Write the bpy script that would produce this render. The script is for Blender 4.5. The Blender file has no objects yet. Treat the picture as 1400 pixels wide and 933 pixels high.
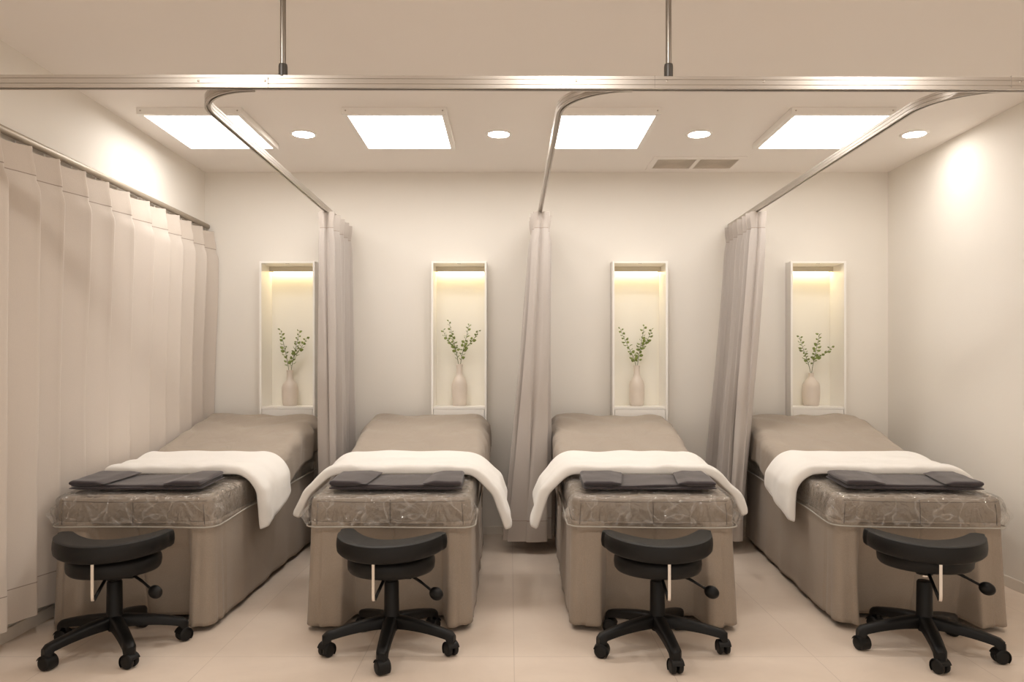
import bpy, bmesh, math, random
from mathutils import Vector, Matrix, noise
random.seed(7)
PI = math.pi
SC = bpy.context.scene
COL = SC.collection

# ------------------------------------------------------------------ room frame
EYE = 1.09          # camera height
F = 1030.0          # focal length in pixels of a 1400-wide frame
WALL_Y = 4.99       # back wall
CEIL = 2.40
XL, XR = -2.02, 2.505
NEAR = -1.3

def smooth(a, b, x):
    t = max(0.0, min(1.0, (x - a) / (b - a)))
    return t * t * (3 - 2 * t)

def lerp_table(tab, x):
    if x <= tab[0][0]: return tab[0][1]
    for (x0, y0), (x1, y1) in zip(tab, tab[1:]):
        if x <= x1:
            return y0 + (y1 - y0) * (x - x0) / (x1 - x0)
    return tab[-1][1]

# ------------------------------------------------------------------ materials
def new_mat(name):
    m = bpy.data.materials.new(name); m.use_nodes = True
    nt = m.node_tree
    b = nt.nodes['Principled BSDF']
    return m, nt, b

def simple(name, col, rough=0.5, metal=0.0, noise_amt=0.0, noise_scale=20.0, bump=0.0, bump_scale=200.0, spec=0.5, sheen=0.0, stretch=None):
    m, nt, b = new_mat(name)
    b.inputs['Base Color'].default_value = (*col, 1)
    b.inputs['Roughness'].default_value = rough
    b.inputs['Metallic'].default_value = metal
    b.inputs['Specular IOR Level'].default_value = spec
    if sheen:
        b.inputs['Sheen Weight'].default_value = sheen
        b.inputs['Sheen Roughness'].default_value = 0.5
    tc = nt.nodes.new('ShaderNodeTexCoord')
    src = tc.outputs['Object']
    if stretch:
        mp = nt.nodes.new('ShaderNodeMapping'); mp.inputs['Scale'].default_value = stretch
        nt.links.new(src, mp.inputs['Vector']); src = mp.outputs['Vector']
    if noise_amt:
        n = nt.nodes.new('ShaderNodeTexNoise'); n.inputs['Scale'].default_value = noise_scale
        n.inputs['Detail'].default_value = 5
        nt.links.new(src, n.inputs['Vector'])
        mx = nt.nodes.new('ShaderNodeMix'); mx.data_type = 'RGBA'
        mx.inputs[6].default_value = (*[c * (1 - noise_amt) for c in col], 1)
        mx.inputs[7].default_value = (*[min(1, c * (1 + noise_amt)) for c in col], 1)
        nt.links.new(n.outputs['Fac'], mx.inputs[0])
        nt.links.new(mx.outputs[2], b.inputs['Base Color'])
    if bump:
        n2 = nt.nodes.new('ShaderNodeTexNoise'); n2.inputs['Scale'].default_value = bump_scale
        n2.inputs['Detail'].default_value = 3
        nt.links.new(src, n2.inputs['Vector'])
        bp = nt.nodes.new('ShaderNodeBump'); bp.inputs['Strength'].default_value = bump
        bp.inputs['Distance'].default_value = 0.002
        nt.links.new(n2.outputs['Fac'], bp.inputs['Height'])
        nt.links.new(bp.outputs['Normal'], b.inputs['Normal'])
    return m

def emissive(name, col, strength):
    m, nt, b = new_mat(name)
    b.inputs['Base Color'].default_value = (0.8, 0.8, 0.8, 1)
    b.inputs['Emission Color'].default_value = (*col, 1)
    b.inputs['Emission Strength'].default_value = strength
    return m

M = {}
M['wall'] = simple('wall_paint', (0.80, 0.765, 0.708), 0.85, noise_amt=0.012, noise_scale=6, bump=0.25, bump_scale=260, spec=0.25)
M['ceiling'] = simple('ceiling_paint', (0.88, 0.84, 0.80), 0.9, noise_amt=0.01, noise_scale=4, bump=0.08, bump_scale=180, spec=0.2)
M['trim'] = simple('trim_paint', (0.74, 0.69, 0.62), 0.45)
M['niche'] = simple('white_laminate', (0.90, 0.88, 0.84), 0.35, noise_amt=0.01, noise_scale=8)
M['niche_in'] = simple('cream_laminate', (0.84, 0.815, 0.74), 0.5, noise_amt=0.01, noise_scale=8)
M['led_housing'] = simple('led_housing', (0.62, 0.57, 0.47), 0.5)
M['panel_frame'] = simple('panel_frame_white', (0.85, 0.82, 0.78), 0.4)
M['rail'] = simple('brushed_aluminium', (0.56, 0.52, 0.475), 0.36, metal=0.9, noise_amt=0.06, noise_scale=60, bump=0.05, bump_scale=150, stretch=(0.6, 30, 30))
M['rail_dark'] = simple('rail_slot', (0.33, 0.29, 0.25), 0.5)
M['rod'] = simple('hanger_rod_metal', (0.30, 0.272, 0.24), 0.36, metal=0.9, noise_amt=0.05, noise_scale=40)
M['rod_socket'] = simple('dark_socket', (0.05, 0.043, 0.036), 0.4, noise_amt=0.1)
M['wall_rail'] = simple('wall_rail_bronze', (0.40, 0.34, 0.27), 0.45, metal=0.35, noise_amt=0.05, noise_scale=30)
M['screw'] = simple('screw_steel', (0.55, 0.5, 0.45), 0.3, metal=1.0)
def fabric(name, col, weave=900.0, amt=0.06, bump=0.35, rough=0.9, sheen=0.15, fold=0.0):
    m, nt, b = new_mat(name)
    b.inputs['Roughness'].default_value = rough
    b.inputs['Specular IOR Level'].default_value = 0.2
    b.inputs['Sheen Weight'].default_value = sheen
    tc = nt.nodes.new('ShaderNodeTexCoord')
    n = nt.nodes.new('ShaderNodeTexNoise'); n.inputs['Scale'].default_value = weave * 0.35; n.inputs['Detail'].default_value = 4
    n3 = nt.nodes.new('ShaderNodeTexNoise'); n3.inputs['Scale'].default_value = 5; n3.inputs['Detail'].default_value = 3
    nt.links.new(tc.outputs['Object'], n.inputs['Vector']); nt.links.new(tc.outputs['Object'], n3.inputs['Vector'])
    ad = nt.nodes.new('ShaderNodeMath'); ad.operation = 'MULTIPLY_ADD'
    ad.inputs[1].default_value = 0.35; nt.links.new(n3.outputs['Fac'], ad.inputs[0])
    m2 = nt.nodes.new('ShaderNodeMath'); m2.operation = 'MULTIPLY'; m2.inputs[1].default_value = 0.65
    nt.links.new(n.outputs['Fac'], m2.inputs[0]); nt.links.new(m2.outputs[0], ad.inputs[2])
    mx = nt.nodes.new('ShaderNodeMix'); mx.data_type = 'RGBA'
    mx.inputs[6].default_value = (*[c * (1 - amt * 2.2) for c in col], 1)
    mx.inputs[7].default_value = (*[min(1, c * (1 + amt * 2.2)) for c in col], 1)
    nt.links.new(ad.outputs[0], mx.inputs[0]); nt.links.new(mx.outputs[2], b.inputs['Base Color'])
    bp = nt.nodes.new('ShaderNodeBump'); bp.inputs['Strength'].default_value = bump; bp.inputs['Distance'].default_value = 0.0015
    nt.links.new(n.outputs['Fac'], bp.inputs['Height'])
    last = bp
    if fold:
        mp = nt.nodes.new('ShaderNodeMapping'); mp.inputs['Scale'].default_value = (9, 4, 9); mp.inputs['Rotation'].default_value = (0, 0, 0.6)
        nt.links.new(tc.outputs['Object'], mp.inputs['Vector'])
        n4 = nt.nodes.new('ShaderNodeTexNoise'); n4.inputs['Scale'].default_value = 1.0; n4.inputs['Detail'].default_value = 2; n4.inputs['Distortion'].default_value = 1.4
        nt.links.new(mp.outputs['Vector'], n4.inputs['Vector'])
        bp2 = nt.nodes.new('ShaderNodeBump'); bp2.inputs['Strength'].default_value = fold; bp2.inputs['Distance'].default_value = 0.02
        nt.links.new(n4.outputs['Fac'], bp2.inputs['Height']); nt.links.new(bp.outputs['Normal'], bp2.inputs['Normal'])
        last = bp2
    nt.links.new(last.outputs['Normal'], b.inputs['Normal'])
    return m
M['skirt'] = fabric('taupe_skirt_cloth', (0.32, 0.266, 0.215), 900, 0.13, 0.6)
M['mattress'] = fabric('taupe_mattress_cloth', (0.275, 0.230, 0.187), 900, 0.07, 0.4)
M['sheet'] = fabric('taupe_sheet_cloth', (0.355, 0.302, 0.25), 700, 0.05, 0.25, fold=0.38)
M['seam'] = simple('seam_thread', (0.13, 0.105, 0.085), 0.8, noise_amt=0.1)
M['towel'] = fabric('white_terry_cloth', (0.83, 0.81, 0.775), 1200, 0.025, 0.7, sheen=0.3, fold=0.10)
M['dark_cloth'] = fabric('charcoal_cloth', (0.048, 0.039, 0.043), 800, 0.08, 0.35, sheen=0.35, fold=0.15)
M['pin_cloth'] = simple('pin', (0.5, 0.5, 0.5))
M['curtain'] = fabric('grey_bay_curtain_cloth', (0.505, 0.462, 0.43), 700, 0.03, 0.2, sheen=0.2)
M['curtain_head'] = fabric('grey_bay_curtain_heading', (0.48, 0.43, 0.39), 700, 0.03, 0.25, sheen=0.2)
M['wcurtain'] = fabric('pale_curtain_cloth', (0.62, 0.555, 0.495), 700, 0.025, 0.2, sheen=0.2)
M['wcurtain_head'] = fabric('pale_curtain_heading', (0.60, 0.53, 0.465), 700, 0.03, 0.3, sheen=0.2)
M['stitch'] = simple('curtain_stitch_line', (0.33, 0.275, 0.23), 0.9)
M['hook'] = simple('white_plastic', (0.8, 0.77, 0.72), 0.4)
M['hem'] = simple('grey_elastic_hem', (0.42, 0.40, 0.36), 0.45, noise_amt=0.05)
M['leather'] = simple('black_vinyl', (0.0065, 0.006, 0.0058), 0.45, noise_amt=0.1, noise_scale=30, bump=0.35, bump_scale=700, spec=0.28)
M['plastic'] = simple('black_plastic', (0.005, 0.0047, 0.0045), 0.42, noise_amt=0.1, noise_scale=30, bump=0.08, bump_scale=400, spec=0.25)
M['rubber'] = simple('black_wheel', (0.006, 0.0056, 0.0053), 0.5, noise_amt=0.1, bump=0.1, spec=0.3)
M['chrome'] = simple('chrome', (0.80, 0.77, 0.73), 0.25, metal=1.0)
M['vase'] = simple('beige_ceramic', (0.66, 0.585, 0.515), 0.42, noise_amt=0.05, noise_scale=25, bump=0.12, bump_scale=60)
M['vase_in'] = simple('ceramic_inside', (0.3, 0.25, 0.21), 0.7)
M['stem'] = simple('twig_green', (0.085, 0.10, 0.030), 0.6, noise_amt=0.2)
M['leaf'] = simple('leaf_green', (0.20, 0.255, 0.06), 0.5, noise_amt=0.35, noise_scale=35)
M['plinth'] = simple('dark_bed_base', (0.03, 0.025, 0.02), 0.6, noise_amt=0.1)
M['grille_dark'] = simple('grille_dark_mesh', (0.50, 0.44, 0.375), 0.6)  # darker tone of the diamond pattern in the vent grilles
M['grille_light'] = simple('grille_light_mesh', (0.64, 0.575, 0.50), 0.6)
M['panel_light'] = emissive('panel_diffuser', (1.0, 0.96, 0.91), 3.9)
M['spot_light'] = emissive('downlight_lens', (1.0, 0.945, 0.88), 36.0)
M['front_spot_light'] = emissive('front_downlight_lens', (1.0, 0.945, 0.88), 95.0)
M['led'] = emissive('warm_led_strip', (1.0, 0.80, 0.46), 5.5)

# floor: large beige tiles with faint joints
def floor_mat():
    m, nt, b = new_mat('beige_floor_tile')
    N, L = nt.nodes, nt.links
    tc = N.new('ShaderNodeTexCoord'); sp = N.new('ShaderNodeSeparateXYZ')
    L.new(tc.outputs['Object'], sp.inputs[0])
    def joint(sock, off, size, half):
        a = N.new('ShaderNodeMath'); a.operation = 'SUBTRACT'; a.inputs[1].default_value = off - size * 20
        L.new(sock, a.inputs[0])
        d = N.new('ShaderNodeMath'); d.operation = 'DIVIDE'; d.inputs[1].default_value = size; L.new(a.outputs[0], d.inputs[0])
        r = N.new('ShaderNodeMath'); r.operation = 'FRACT'; L.new(d.outputs[0], r.inputs[0])
        p = N.new('ShaderNodeMath'); p.operation = 'PINGPONG'; p.inputs[1].default_value = 0.5; L.new(r.outputs[0], p.inputs[0])
        c = N.new('ShaderNodeMath'); c.operation = 'LESS_THAN'; c.inputs[1].default_value = half / size; L.new(p.outputs[0], c.inputs[0])
        return c.outputs[0]
    jx = joint(sp.outputs['X'], 0.016, 0.57, 0.0014)
    jy = joint(sp.outputs['Y'], 2.862, 1.14, 0.0018)
    mxm = N.new('ShaderNodeMath'); mxm.operation = 'MAXIMUM'; L.new(jx, mxm.inputs[0]); L.new(jy, mxm.inputs[1])
    n = N.new('ShaderNodeTexNoise'); n.inputs['Scale'].default_value = 3.2; n.inputs['Detail'].default_value = 8; n.inputs['Roughness'].default_value = 0.62; n.inputs['Distortion'].default_value = 0.5
    L.new(tc.outputs['Object'], n.inputs['Vector'])
    cr = N.new('ShaderNodeValToRGB')
    cr.color_ramp.elements[0].position = 0.3; cr.color_ramp.elements[0].color = (0.71, 0.605, 0.51, 1)
    cr.color_ramp.elements[1].position = 0.72; cr.color_ramp.elements[1].color = (0.79, 0.68, 0.58, 1)
    L.new(n.outputs['Fac'], cr.inputs[0])
    mx = N.new('ShaderNodeMix'); mx.data_type = 'RGBA'
    L.new(mxm.outputs[0], mx.inputs[0]); L.new(cr.outputs[0], mx.inputs[6]); mx.inputs[7].default_value = (0.60, 0.505, 0.42, 1)
    L.new(mx.outputs[2], b.inputs['Base Color'])
    n2 = N.new('ShaderNodeTexNoise'); n2.inputs['Scale'].default_value = 14; n2.inputs['Detail'].default_value = 4
    L.new(tc.outputs['Object'], n2.inputs['Vector'])
    mr = N.new('ShaderNodeMapRange'); mr.inputs[3].default_value = 0.36; mr.inputs[4].default_value = 0.52
    L.new(n2.outputs['Fac'], mr.inputs[0]); L.new(mr.outputs[0], b.inputs['Roughness'])
    b.inputs['Specular IOR Level'].default_value = 0.4
    bp = N.new('ShaderNodeBump'); bp.invert = True; bp.inputs['Strength'].default_value = 0.3; bp.inputs['Distance'].default_value = 0.001
    L.new(mxm.outputs[0], bp.inputs['Height']); L.new(bp.outputs['Normal'], b.inputs['Normal'])
    return m
M['floor'] = floor_mat()

# thin clear film: mostly see-through, glossy where it catches the lamps, a little milky
def film_mat():
    m = bpy.data.materials.new('clear_plastic_film'); m.use_nodes = True
    nt = m.node_tree; N, L = nt.nodes, nt.links
    N.remove(N['Principled BSDF']); out = N['Material Output']
    tr = N.new('ShaderNodeBsdfTransparent'); tr.inputs[0].default_value = (0.97, 0.965, 0.955, 1)
    gl = N.new('ShaderNodeBsdfGlossy'); gl.inputs['Roughness'].default_value = 0.09
    df = N.new('ShaderNodeBsdfDiffuse'); df.inputs[0].default_value = (0.75, 0.72, 0.68, 1)
    fr = N.new('ShaderNodeLayerWeight'); fr.inputs[0].default_value = 0.5
    tc = N.new('ShaderNodeTexCoord')
    v = N.new('ShaderNodeTexVoronoi'); v.inputs['Scale'].default_value = 11
    v.feature = 'DISTANCE_TO_EDGE'
    n = N.new('ShaderNodeTexNoise'); n.inputs['Scale'].default_value = 16; n.inputs['Detail'].default_value = 2; n.inputs['Distortion'].default_value = 2.0
    L.new(tc.outputs['Object'], v.inputs['Vector']); L.new(tc.outputs['Object'], n.inputs['Vector'])
    ad = N.new('ShaderNodeMath'); ad.operation = 'MULTIPLY_ADD'; ad.inputs[1].default_value = 0.6
    L.new(v.outputs['Distance'], ad.inputs[0]); L.new(n.outputs['Fac'], ad.inputs[2])
    bp = N.new('ShaderNodeBump'); bp.inputs['Strength'].default_value = 0.75; bp.inputs['Distance'].default_value = 0.03
    L.new(ad.outputs[0], bp.inputs['Height'])
    for s in (gl, fr): L.new(bp.outputs['Normal'], s.inputs['Normal'])
    v2 = N.new('ShaderNodeTexVoronoi'); v2.inputs['Scale'].default_value = 9; v2.feature = 'DISTANCE_TO_EDGE'
    wv = N.new('ShaderNodeTexNoise'); wv.inputs['Scale'].default_value = 7; wv.inputs['Detail'].default_value = 1
    L.new(tc.outputs['Object'], wv.inputs['Vector'])
    vm = N.new('ShaderNodeVectorMath'); vm.operation = 'MULTIPLY_ADD'; vm.inputs[1].default_value = (.22, .22, .22)
    L.new(wv.outputs['Color'], vm.inputs[0]); L.new(tc.outputs['Object'], vm.inputs[2]); L.new(vm.outputs[0], v2.inputs['Vector'])
    cr = N.new('ShaderNodeMapRange'); cr.inputs[1].default_value = 0.0; cr.inputs[2].default_value = 0.055; cr.inputs[3].default_value = 0.25; cr.inputs[4].default_value = 0.03
    L.new(v2.outputs['Distance'], cr.inputs[0])
    m1 = N.new('ShaderNodeMixShader'); L.new(cr.outputs[0], m1.inputs[0])
    L.new(tr.outputs[0], m1.inputs[1]); L.new(df.outputs[0], m1.inputs[2])
    pw = N.new('ShaderNodeMath'); pw.operation = 'POWER'; pw.inputs[1].default_value = 4.0; L.new(fr.outputs['Facing'], pw.inputs[0])
    k = N.new('ShaderNodeMath'); k.operation = 'MULTIPLY_ADD'; k.inputs[1].default_value = 0.6; k.inputs[2].default_value = 0.075; k.use_clamp = True
    L.new(pw.outputs[0], k.inputs[0])
    m2 = N.new('ShaderNodeMixShader'); L.new(k.outputs[0], m2.inputs[0])
    L.new(m1.outputs[0], m2.inputs[1]); L.new(gl.outputs[0], m2.inputs[2])
    L.new(m2.outputs[0], out.inputs[0])
    return m
M['film'] = film_mat()

# ------------------------------------------------------------------ mesh helpers
def link_mesh(name, bm, mats, parent=None, smooth_shade=True, angle=None):
    me = bpy.data.meshes.new(name)
    bm.normal_update()
    bm.to_mesh(me); bm.free()
    if not isinstance(mats, (list, tuple)): mats = [mats]
    for m in mats: me.materials.append(M[m])
    if smooth_shade:
        me.polygons.foreach_set('use_smooth', [True] * len(me.polygons))
        if angle is not None:
            me.set_sharp_from_angle(angle=math.radians(angle))
    o = bpy.data.objects.new(name, me)
    COL.objects.link(o)
    if parent: o.parent = parent
    return o

def box(bm, lo, hi, bevel=0.0, mat=0, seg=2):
    v = [bm.verts.new((x, y, z)) for x in (lo[0], hi[0]) for y in (lo[1], hi[1]) for z in (lo[2], hi[2])]
    idx = [(0, 1, 3, 2), (4, 6, 7, 5), (0, 4, 5, 1), (2, 3, 7, 6), (0, 2, 6, 4), (1, 5, 7, 3)]
    fs = [bm.faces.new([v[i] for i in f]) for f in idx]
    for f in fs: f.material_index = mat
    if bevel:
        es = list({e for f in fs for e in f.edges})
        r = bmesh.ops.bevel(bm, geom=es, offset=bevel, segments=seg, profile=0.5, affect='EDGES')
        for f in r['faces']: f.material_index = mat
    return bm

def lathe(bm, prof, seg=32, mat=0, center=(0, 0, 0), cap=True):
    rings = []
    for r, z in prof:
        if r < 1e-6:
            rings.append([bm.verts.new((center[0], center[1], center[2] + z))])
        else:
            rings.append([bm.verts.new((center[0] + r * math.cos(2 * PI * i / seg), center[1] + r * math.sin(2 * PI * i / seg), center[2] + z)) for i in range(seg)])
    for a, b in zip(rings, rings[1:]):
        for i in range(seg):
            j = (i + 1) % seg
            if len(a) == 1 and len(b) > 1: f = bm.faces.new((a[0], b[j], b[i]))
            elif len(b) == 1 and len(a) > 1: f = bm.faces.new((a[i], a[j], b[0]))
            elif len(a) > 1: f = bm.faces.new((a[i], a[j], b[j], b[i]))
            else: continue
            f.material_index = mat
    if cap:
        if len(rings[0]) > 1: bm.faces.new(list(reversed(rings[0]))).material_index = mat
        if len(rings[-1]) > 1: bm.faces.new(rings[-1]).material_index = mat
    return bm

def tube(bm, pts, radius, seg=10, mat=0, closed=False):
    pts = [Vector(p) for p in pts]
    n = len(pts); rings = []
    up = None
    for i, p in enumerate(pts):
        if closed: t = pts[(i + 1) % n] - pts[(i - 1) % n]
        else: t = pts[min(i + 1, n - 1)] - pts[max(i - 1, 0)]
        t.normalize()
        if up is None:
            up = Vector((0, 0, 1)) if abs(t.z) < 0.9 else Vector((1, 0, 0))
        a = t.cross(up)
        if a.length < 1e-4: a = t.cross(Vector((0, 1, 0.3)))
        a.normalize(); b = a.cross(t).normalized(); up = b
        r = radius[i] if isinstance(radius, (list, tuple)) else radius
        rings.append([bm.verts.new(p + a * (r * math.cos(2 * PI * k / seg)) + b * (r * math.sin(2 * PI * k / seg))) for k in range(seg)])
    m = n if closed else n - 1
    for i in range(m):
        A, B = rings[i], rings[(i + 1) % n]
        for k in range(seg):
            bm.faces.new((A[k], A[(k + 1) % seg], B[(k + 1) % seg], B[k])).material_index = mat
    if not closed:
        bm.faces.new(list(reversed(rings[0]))).material_index = mat
        bm.faces.new(rings[-1]).material_index = mat
    return bm

def bezier(p0, p1, p2, p3, n):
    P = [Vector(p) for p in (p0, p1, p2, p3)]
    out = []
    for i in range(n + 1):
        t = i / n; u = 1 - t
        out.append(P[0] * u**3 + P[1] * 3 * u * u * t + P[2] * 3 * u * t * t + P[3] * t**3)
    return out

def sweep(bm, path, section, mat=0, closed_section=True, caps=True, mats=None):
    """section: (side, up) pairs; the path lies level, 'side' is to the left of travel."""
    path = [Vector(p) for p in path]; rings = []
    n = len(path)
    for i, p in enumerate(path):
        t = path[min(i + 1, n - 1)] - path[max(i - 1, 0)]; t.z = 0; t.normalize()
        s = Vector((-t.y, t.x, 0))
        rings.append([bm.verts.new(p + s * a + Vector((0, 0, b))) for a, b in section])
    k = len(section)
    for A, B in zip(rings, rings[1:]):
        for i in range(k if closed_section else k - 1):
            j = (i + 1) % k
            f = bm.faces.new((A[i], B[i], B[j], A[j])); f.material_index = mats[i] if mats else mat
    if caps and closed_section:
        bm.faces.new(rings[0]).material_index = mat; bm.faces.new(list(reversed(rings[-1]))).material_index = mat
    return bm

def grid(bm, fn, us, vs, mat=0, wrap=False):
    V = [[bm.verts.new(fn(u, v)) for v in vs] for u in us]
    nv = len(vs)
    for i in range(len(us) - 1):
        for j in range(nv if wrap else nv - 1):
            k = (j + 1) % nv
            bm.faces.new((V[i][j], V[i + 1][j], V[i + 1][k], V[i][k])).material_index = mat
    return V

def linspace(a, b, n): return [a + (b - a) * i / n for i in range(n + 1)]

def tag(o, label, cat, group=None, kind=None):
    o['label'] = label; o['category'] = cat
    if group: o['group'] = group
    if kind: o['kind'] = kind
    return o

def thing(name, label, cat, loc=(0, 0, 0), rz=0.0, group=None):
    o = bpy.data.objects.new(name, None); COL.objects.link(o)
    o.empty_display_size = 0.1
    o.location = loc; o.rotation_euler = (0, 0, rz)
    return tag(o, label, cat, group)

def struct(name, bm, mat, smooth_shade=False, label=None):
    o = link_mesh(name, bm, mat, None, smooth_shade)
    o['kind'] = 'structure'
    if label: o['label'] = label
    return o

def dup(root, loc, rz, label, group=None):
    r = root.copy(); COL.objects.link(r); r.location = loc; r.rotation_euler = (0, 0, rz); r['label'] = label
    if group: r['group'] = group
    for ch in list(root.children):
        c = ch.copy(); COL.objects.link(c); c.parent = r
        for g in list(ch.children):
            d = g.copy(); COL.objects.link(d); d.parent = c
    return r

# ------------------------------------------------------------------ the room
NICHE_W = 0.364; NICHE_X = [-1.449, -0.331, 0.848, 2.008]
NZ0, NZ1 = 0.62, 1.80
def build_room():
    b = bmesh.new(); box(b, (XL - 0.12, NEAR, -0.1), (XR + 0.12, WALL_Y + 0.3, 0)); struct('floor', b, 'floor', label='beige large format floor tiles')
    b = bmesh.new(); box(b, (XL - 0.12, NEAR, CEIL), (XR + 0.12, WALL_Y + 0.3, CEIL + 0.1)); struct('ceiling', b, 'ceiling')
    b = bmesh.new(); box(b, (XL - 0.12, NEAR, 0), (XL, WALL_Y, CEIL)); struct('wall_left', b, 'wall')
    b = bmesh.new(); box(b, (XR, NEAR, 0), (XR + 0.12, WALL_Y, CEIL)); struct('wall_right', b, 'wall')
    # back wall with four pockets
    b = bmesh.new()
    xs = [XL - 0.12]
    for x in NICHE_X: xs += [x - NICHE_W / 2, x + NICHE_W / 2]
    xs.append(XR + 0.12)
    zs = [0, NZ0, NZ1, CEIL]
    T = 0.2
    for i in range(len(xs) - 1):
        for j in range(3):
            if i % 2 == 1 and j == 1: continue
            box(b, (xs[i], WALL_Y, zs[j]), (xs[i + 1], WALL_Y + T, zs[j + 1]))
    bmesh.ops.remove_doubles(b, verts=b.verts, dist=1e-5)
    # drop the faces two blocks share
    seen = {}
    for f in list(b.faces):
        seen.setdefault(tuple(round(c, 4) for c in f.calc_center_median()), []).append(f)
    kill = [f for fs in seen.values() if len(fs) > 1 for f in fs]
    bmesh.ops.delete(b, geom=kill, context='FACES_ONLY')
    bmesh.ops.recalc_face_normals(b, faces=b.faces)
    struct('wall_back', b, 'wall')
    H = 0.055
    b = bmesh.new(); box(b, (XL, WALL_Y - 0.011, 0), (XR, WALL_Y, H), 0.003); struct('baseboard_back', b, 'trim')
    b = bmesh.new(); box(b, (XR - 0.011, NEAR, 0), (XR, WALL_Y - 0.011, H), 0.003); struct('baseboard_right', b, 'trim')
    b = bmesh.new(); box(b, (XL, NEAR, 0), (XL + 0.011, WALL_Y - 0.011, H), 0.003); struct('baseboard_left', b, 'trim')
build_room()

# ------------------------------------------------------------------ niches
def make_niche(label):
    t = thing('display_niche', label, 'niche', group='lit display niches on the back wall')
    w = NICHE_W / 2 - 0.0015; f0, f1 = -0.09, 0.137   # y from wall plane
    z0, z1 = NZ0 + 0.002, NZ1 - 0.002
    th = 0.0135
    for s in (-1, 1):
        b = bmesh.new(); x0, x1 = sorted((s * w, s * (w - th)))
        box(b, (x0, f0, z0), (x1, f1, z1), 0.001); link_mesh('side_panel', b, 'niche', t, False)
    b = bmesh.new(); box(b, (-w + th, f0, z1 - th), (w - th, f1, z1), 0.001); link_mesh('top_panel', b, 'niche', t, False)
    b = bmesh.new(); box(b, (-w + th, f1 - 0.008, z0), (w - th, f1, z1 - th)); link_mesh('back_panel', b, 'niche_in', t, False)
    b = bmesh.new(); box(b, (-w + th, f0 + 0.004, 0.834), (w - th, f1 - 0.008, 0.85), 0.001); link_mesh('shelf', b, 'niche', t, False)
    b = bmesh.new(); box(b, (-w + th + 0.003, f0 + 0.003, z0), (w - th - 0.003, f0 + 0.02, 0.832), 0.0012); link_mesh('lower_panel', b, 'niche', t, False)
    b = bmesh.new(); box(b, (-w + th, 0.078, 1.760), (w - th, f1 - 0.008, z1 - th - 0.0005)); box(b, (-w + th, 0.074, 1.750), (w - th, 0.078, z1 - th - 0.0005))
    h = link_mesh('lamp_housing', b, 'led_housing', t, False)
    b = bmesh.new(); box(b, (-w + th + 0.012, 0.094, 1.7545), (w - th - 0.012, 0.122, 1.7598), 0.0015)
    d = link_mesh('lamp_strip', b, 'led', h, False); d['label'] = 'glowing warm light strip'
    b = bmesh.new(); box(b, (-0.012, f0 + 0.004, z1 - th - 0.003), (0.012, f0 + 0.016, z1 - th), 0.001)
    c = link_mesh('catch_plate', b, 'screw', t, False); c['label'] = 'small metal catch plate'
    return t
NL = ['white lit wall niche above the bed beside the long left curtain',
      'white lit wall niche above the second bed from the left',
      'white lit wall niche above the third bed from the left',
      'white lit wall niche nearest the bare right wall, above the rightmost bed']
n0 = make_niche(NL[0]); n0.location = (NICHE_X[0], WALL_Y, 0)
for i in (1, 2, 3): dup(n0, (NICHE_X[i], WALL_Y, 0), 0, NL[i])

# ------------------------------------------------------------------ vases and twigs
VX = [-1.472, -0.337, 0.850, 2.018]; VH = [0.236, 0.276, 0.268, 0.217]; VW = [0.053, 0.052, 0.051, 0.057]
VY = WALL_Y + 0.055
WHERE = ['the leftmost niche', 'the second niche from the left', 'the third niche from the left', 'the rightmost niche']
VD = ['bottle shaped vase with long neck in the leftmost niche', 'tallest bottle vase, in the second niche from the left',
      'tall slim bottle vase in the third niche from the left', 'squat bottle vase with short neck in the rightmost niche']
def make_vase(i):
    H, R = VH[i], VW[i]
    t = thing('vase', 'beige ceramic ' + VD[i], 'vase', (VX[i], VY, 0.8505), 0, 'beige vases in the niches')
    neck = 0.42 if i < 3 else 0.30
    p = [(0, 0), (R * 0.80, 0), (R * 0.87, 0.004), (R * 0.93, 0.03), (R * 0.99, 0.075 * H / 0.25), (R, H * 0.42), (R * 0.98, H * (0.52 if i < 3 else 0.6)),
         (R * 0.88, H * (0.60 if i < 3 else 0.70)), (R * 0.66, H * (0.67 if i < 3 else 0.77)), (R * 0.45, H * (0.73 if i < 3 else 0.83)), (R * neck * 0.94, H * (0.80 if i < 3 else 0.88)),
         (R * neck * 0.90, H * 0.92), (R * neck * 1.0, H * 0.985), (R * neck * 1.02, H)]
    b = bmesh.new(); lathe(b, p, 40, cap=False); o = link_mesh('body', b, 'vase', t)
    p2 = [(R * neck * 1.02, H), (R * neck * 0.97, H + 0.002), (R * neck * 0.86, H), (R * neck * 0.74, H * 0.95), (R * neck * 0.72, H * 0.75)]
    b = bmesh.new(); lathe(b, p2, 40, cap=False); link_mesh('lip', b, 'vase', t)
    return R * neck * 0.7
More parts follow.
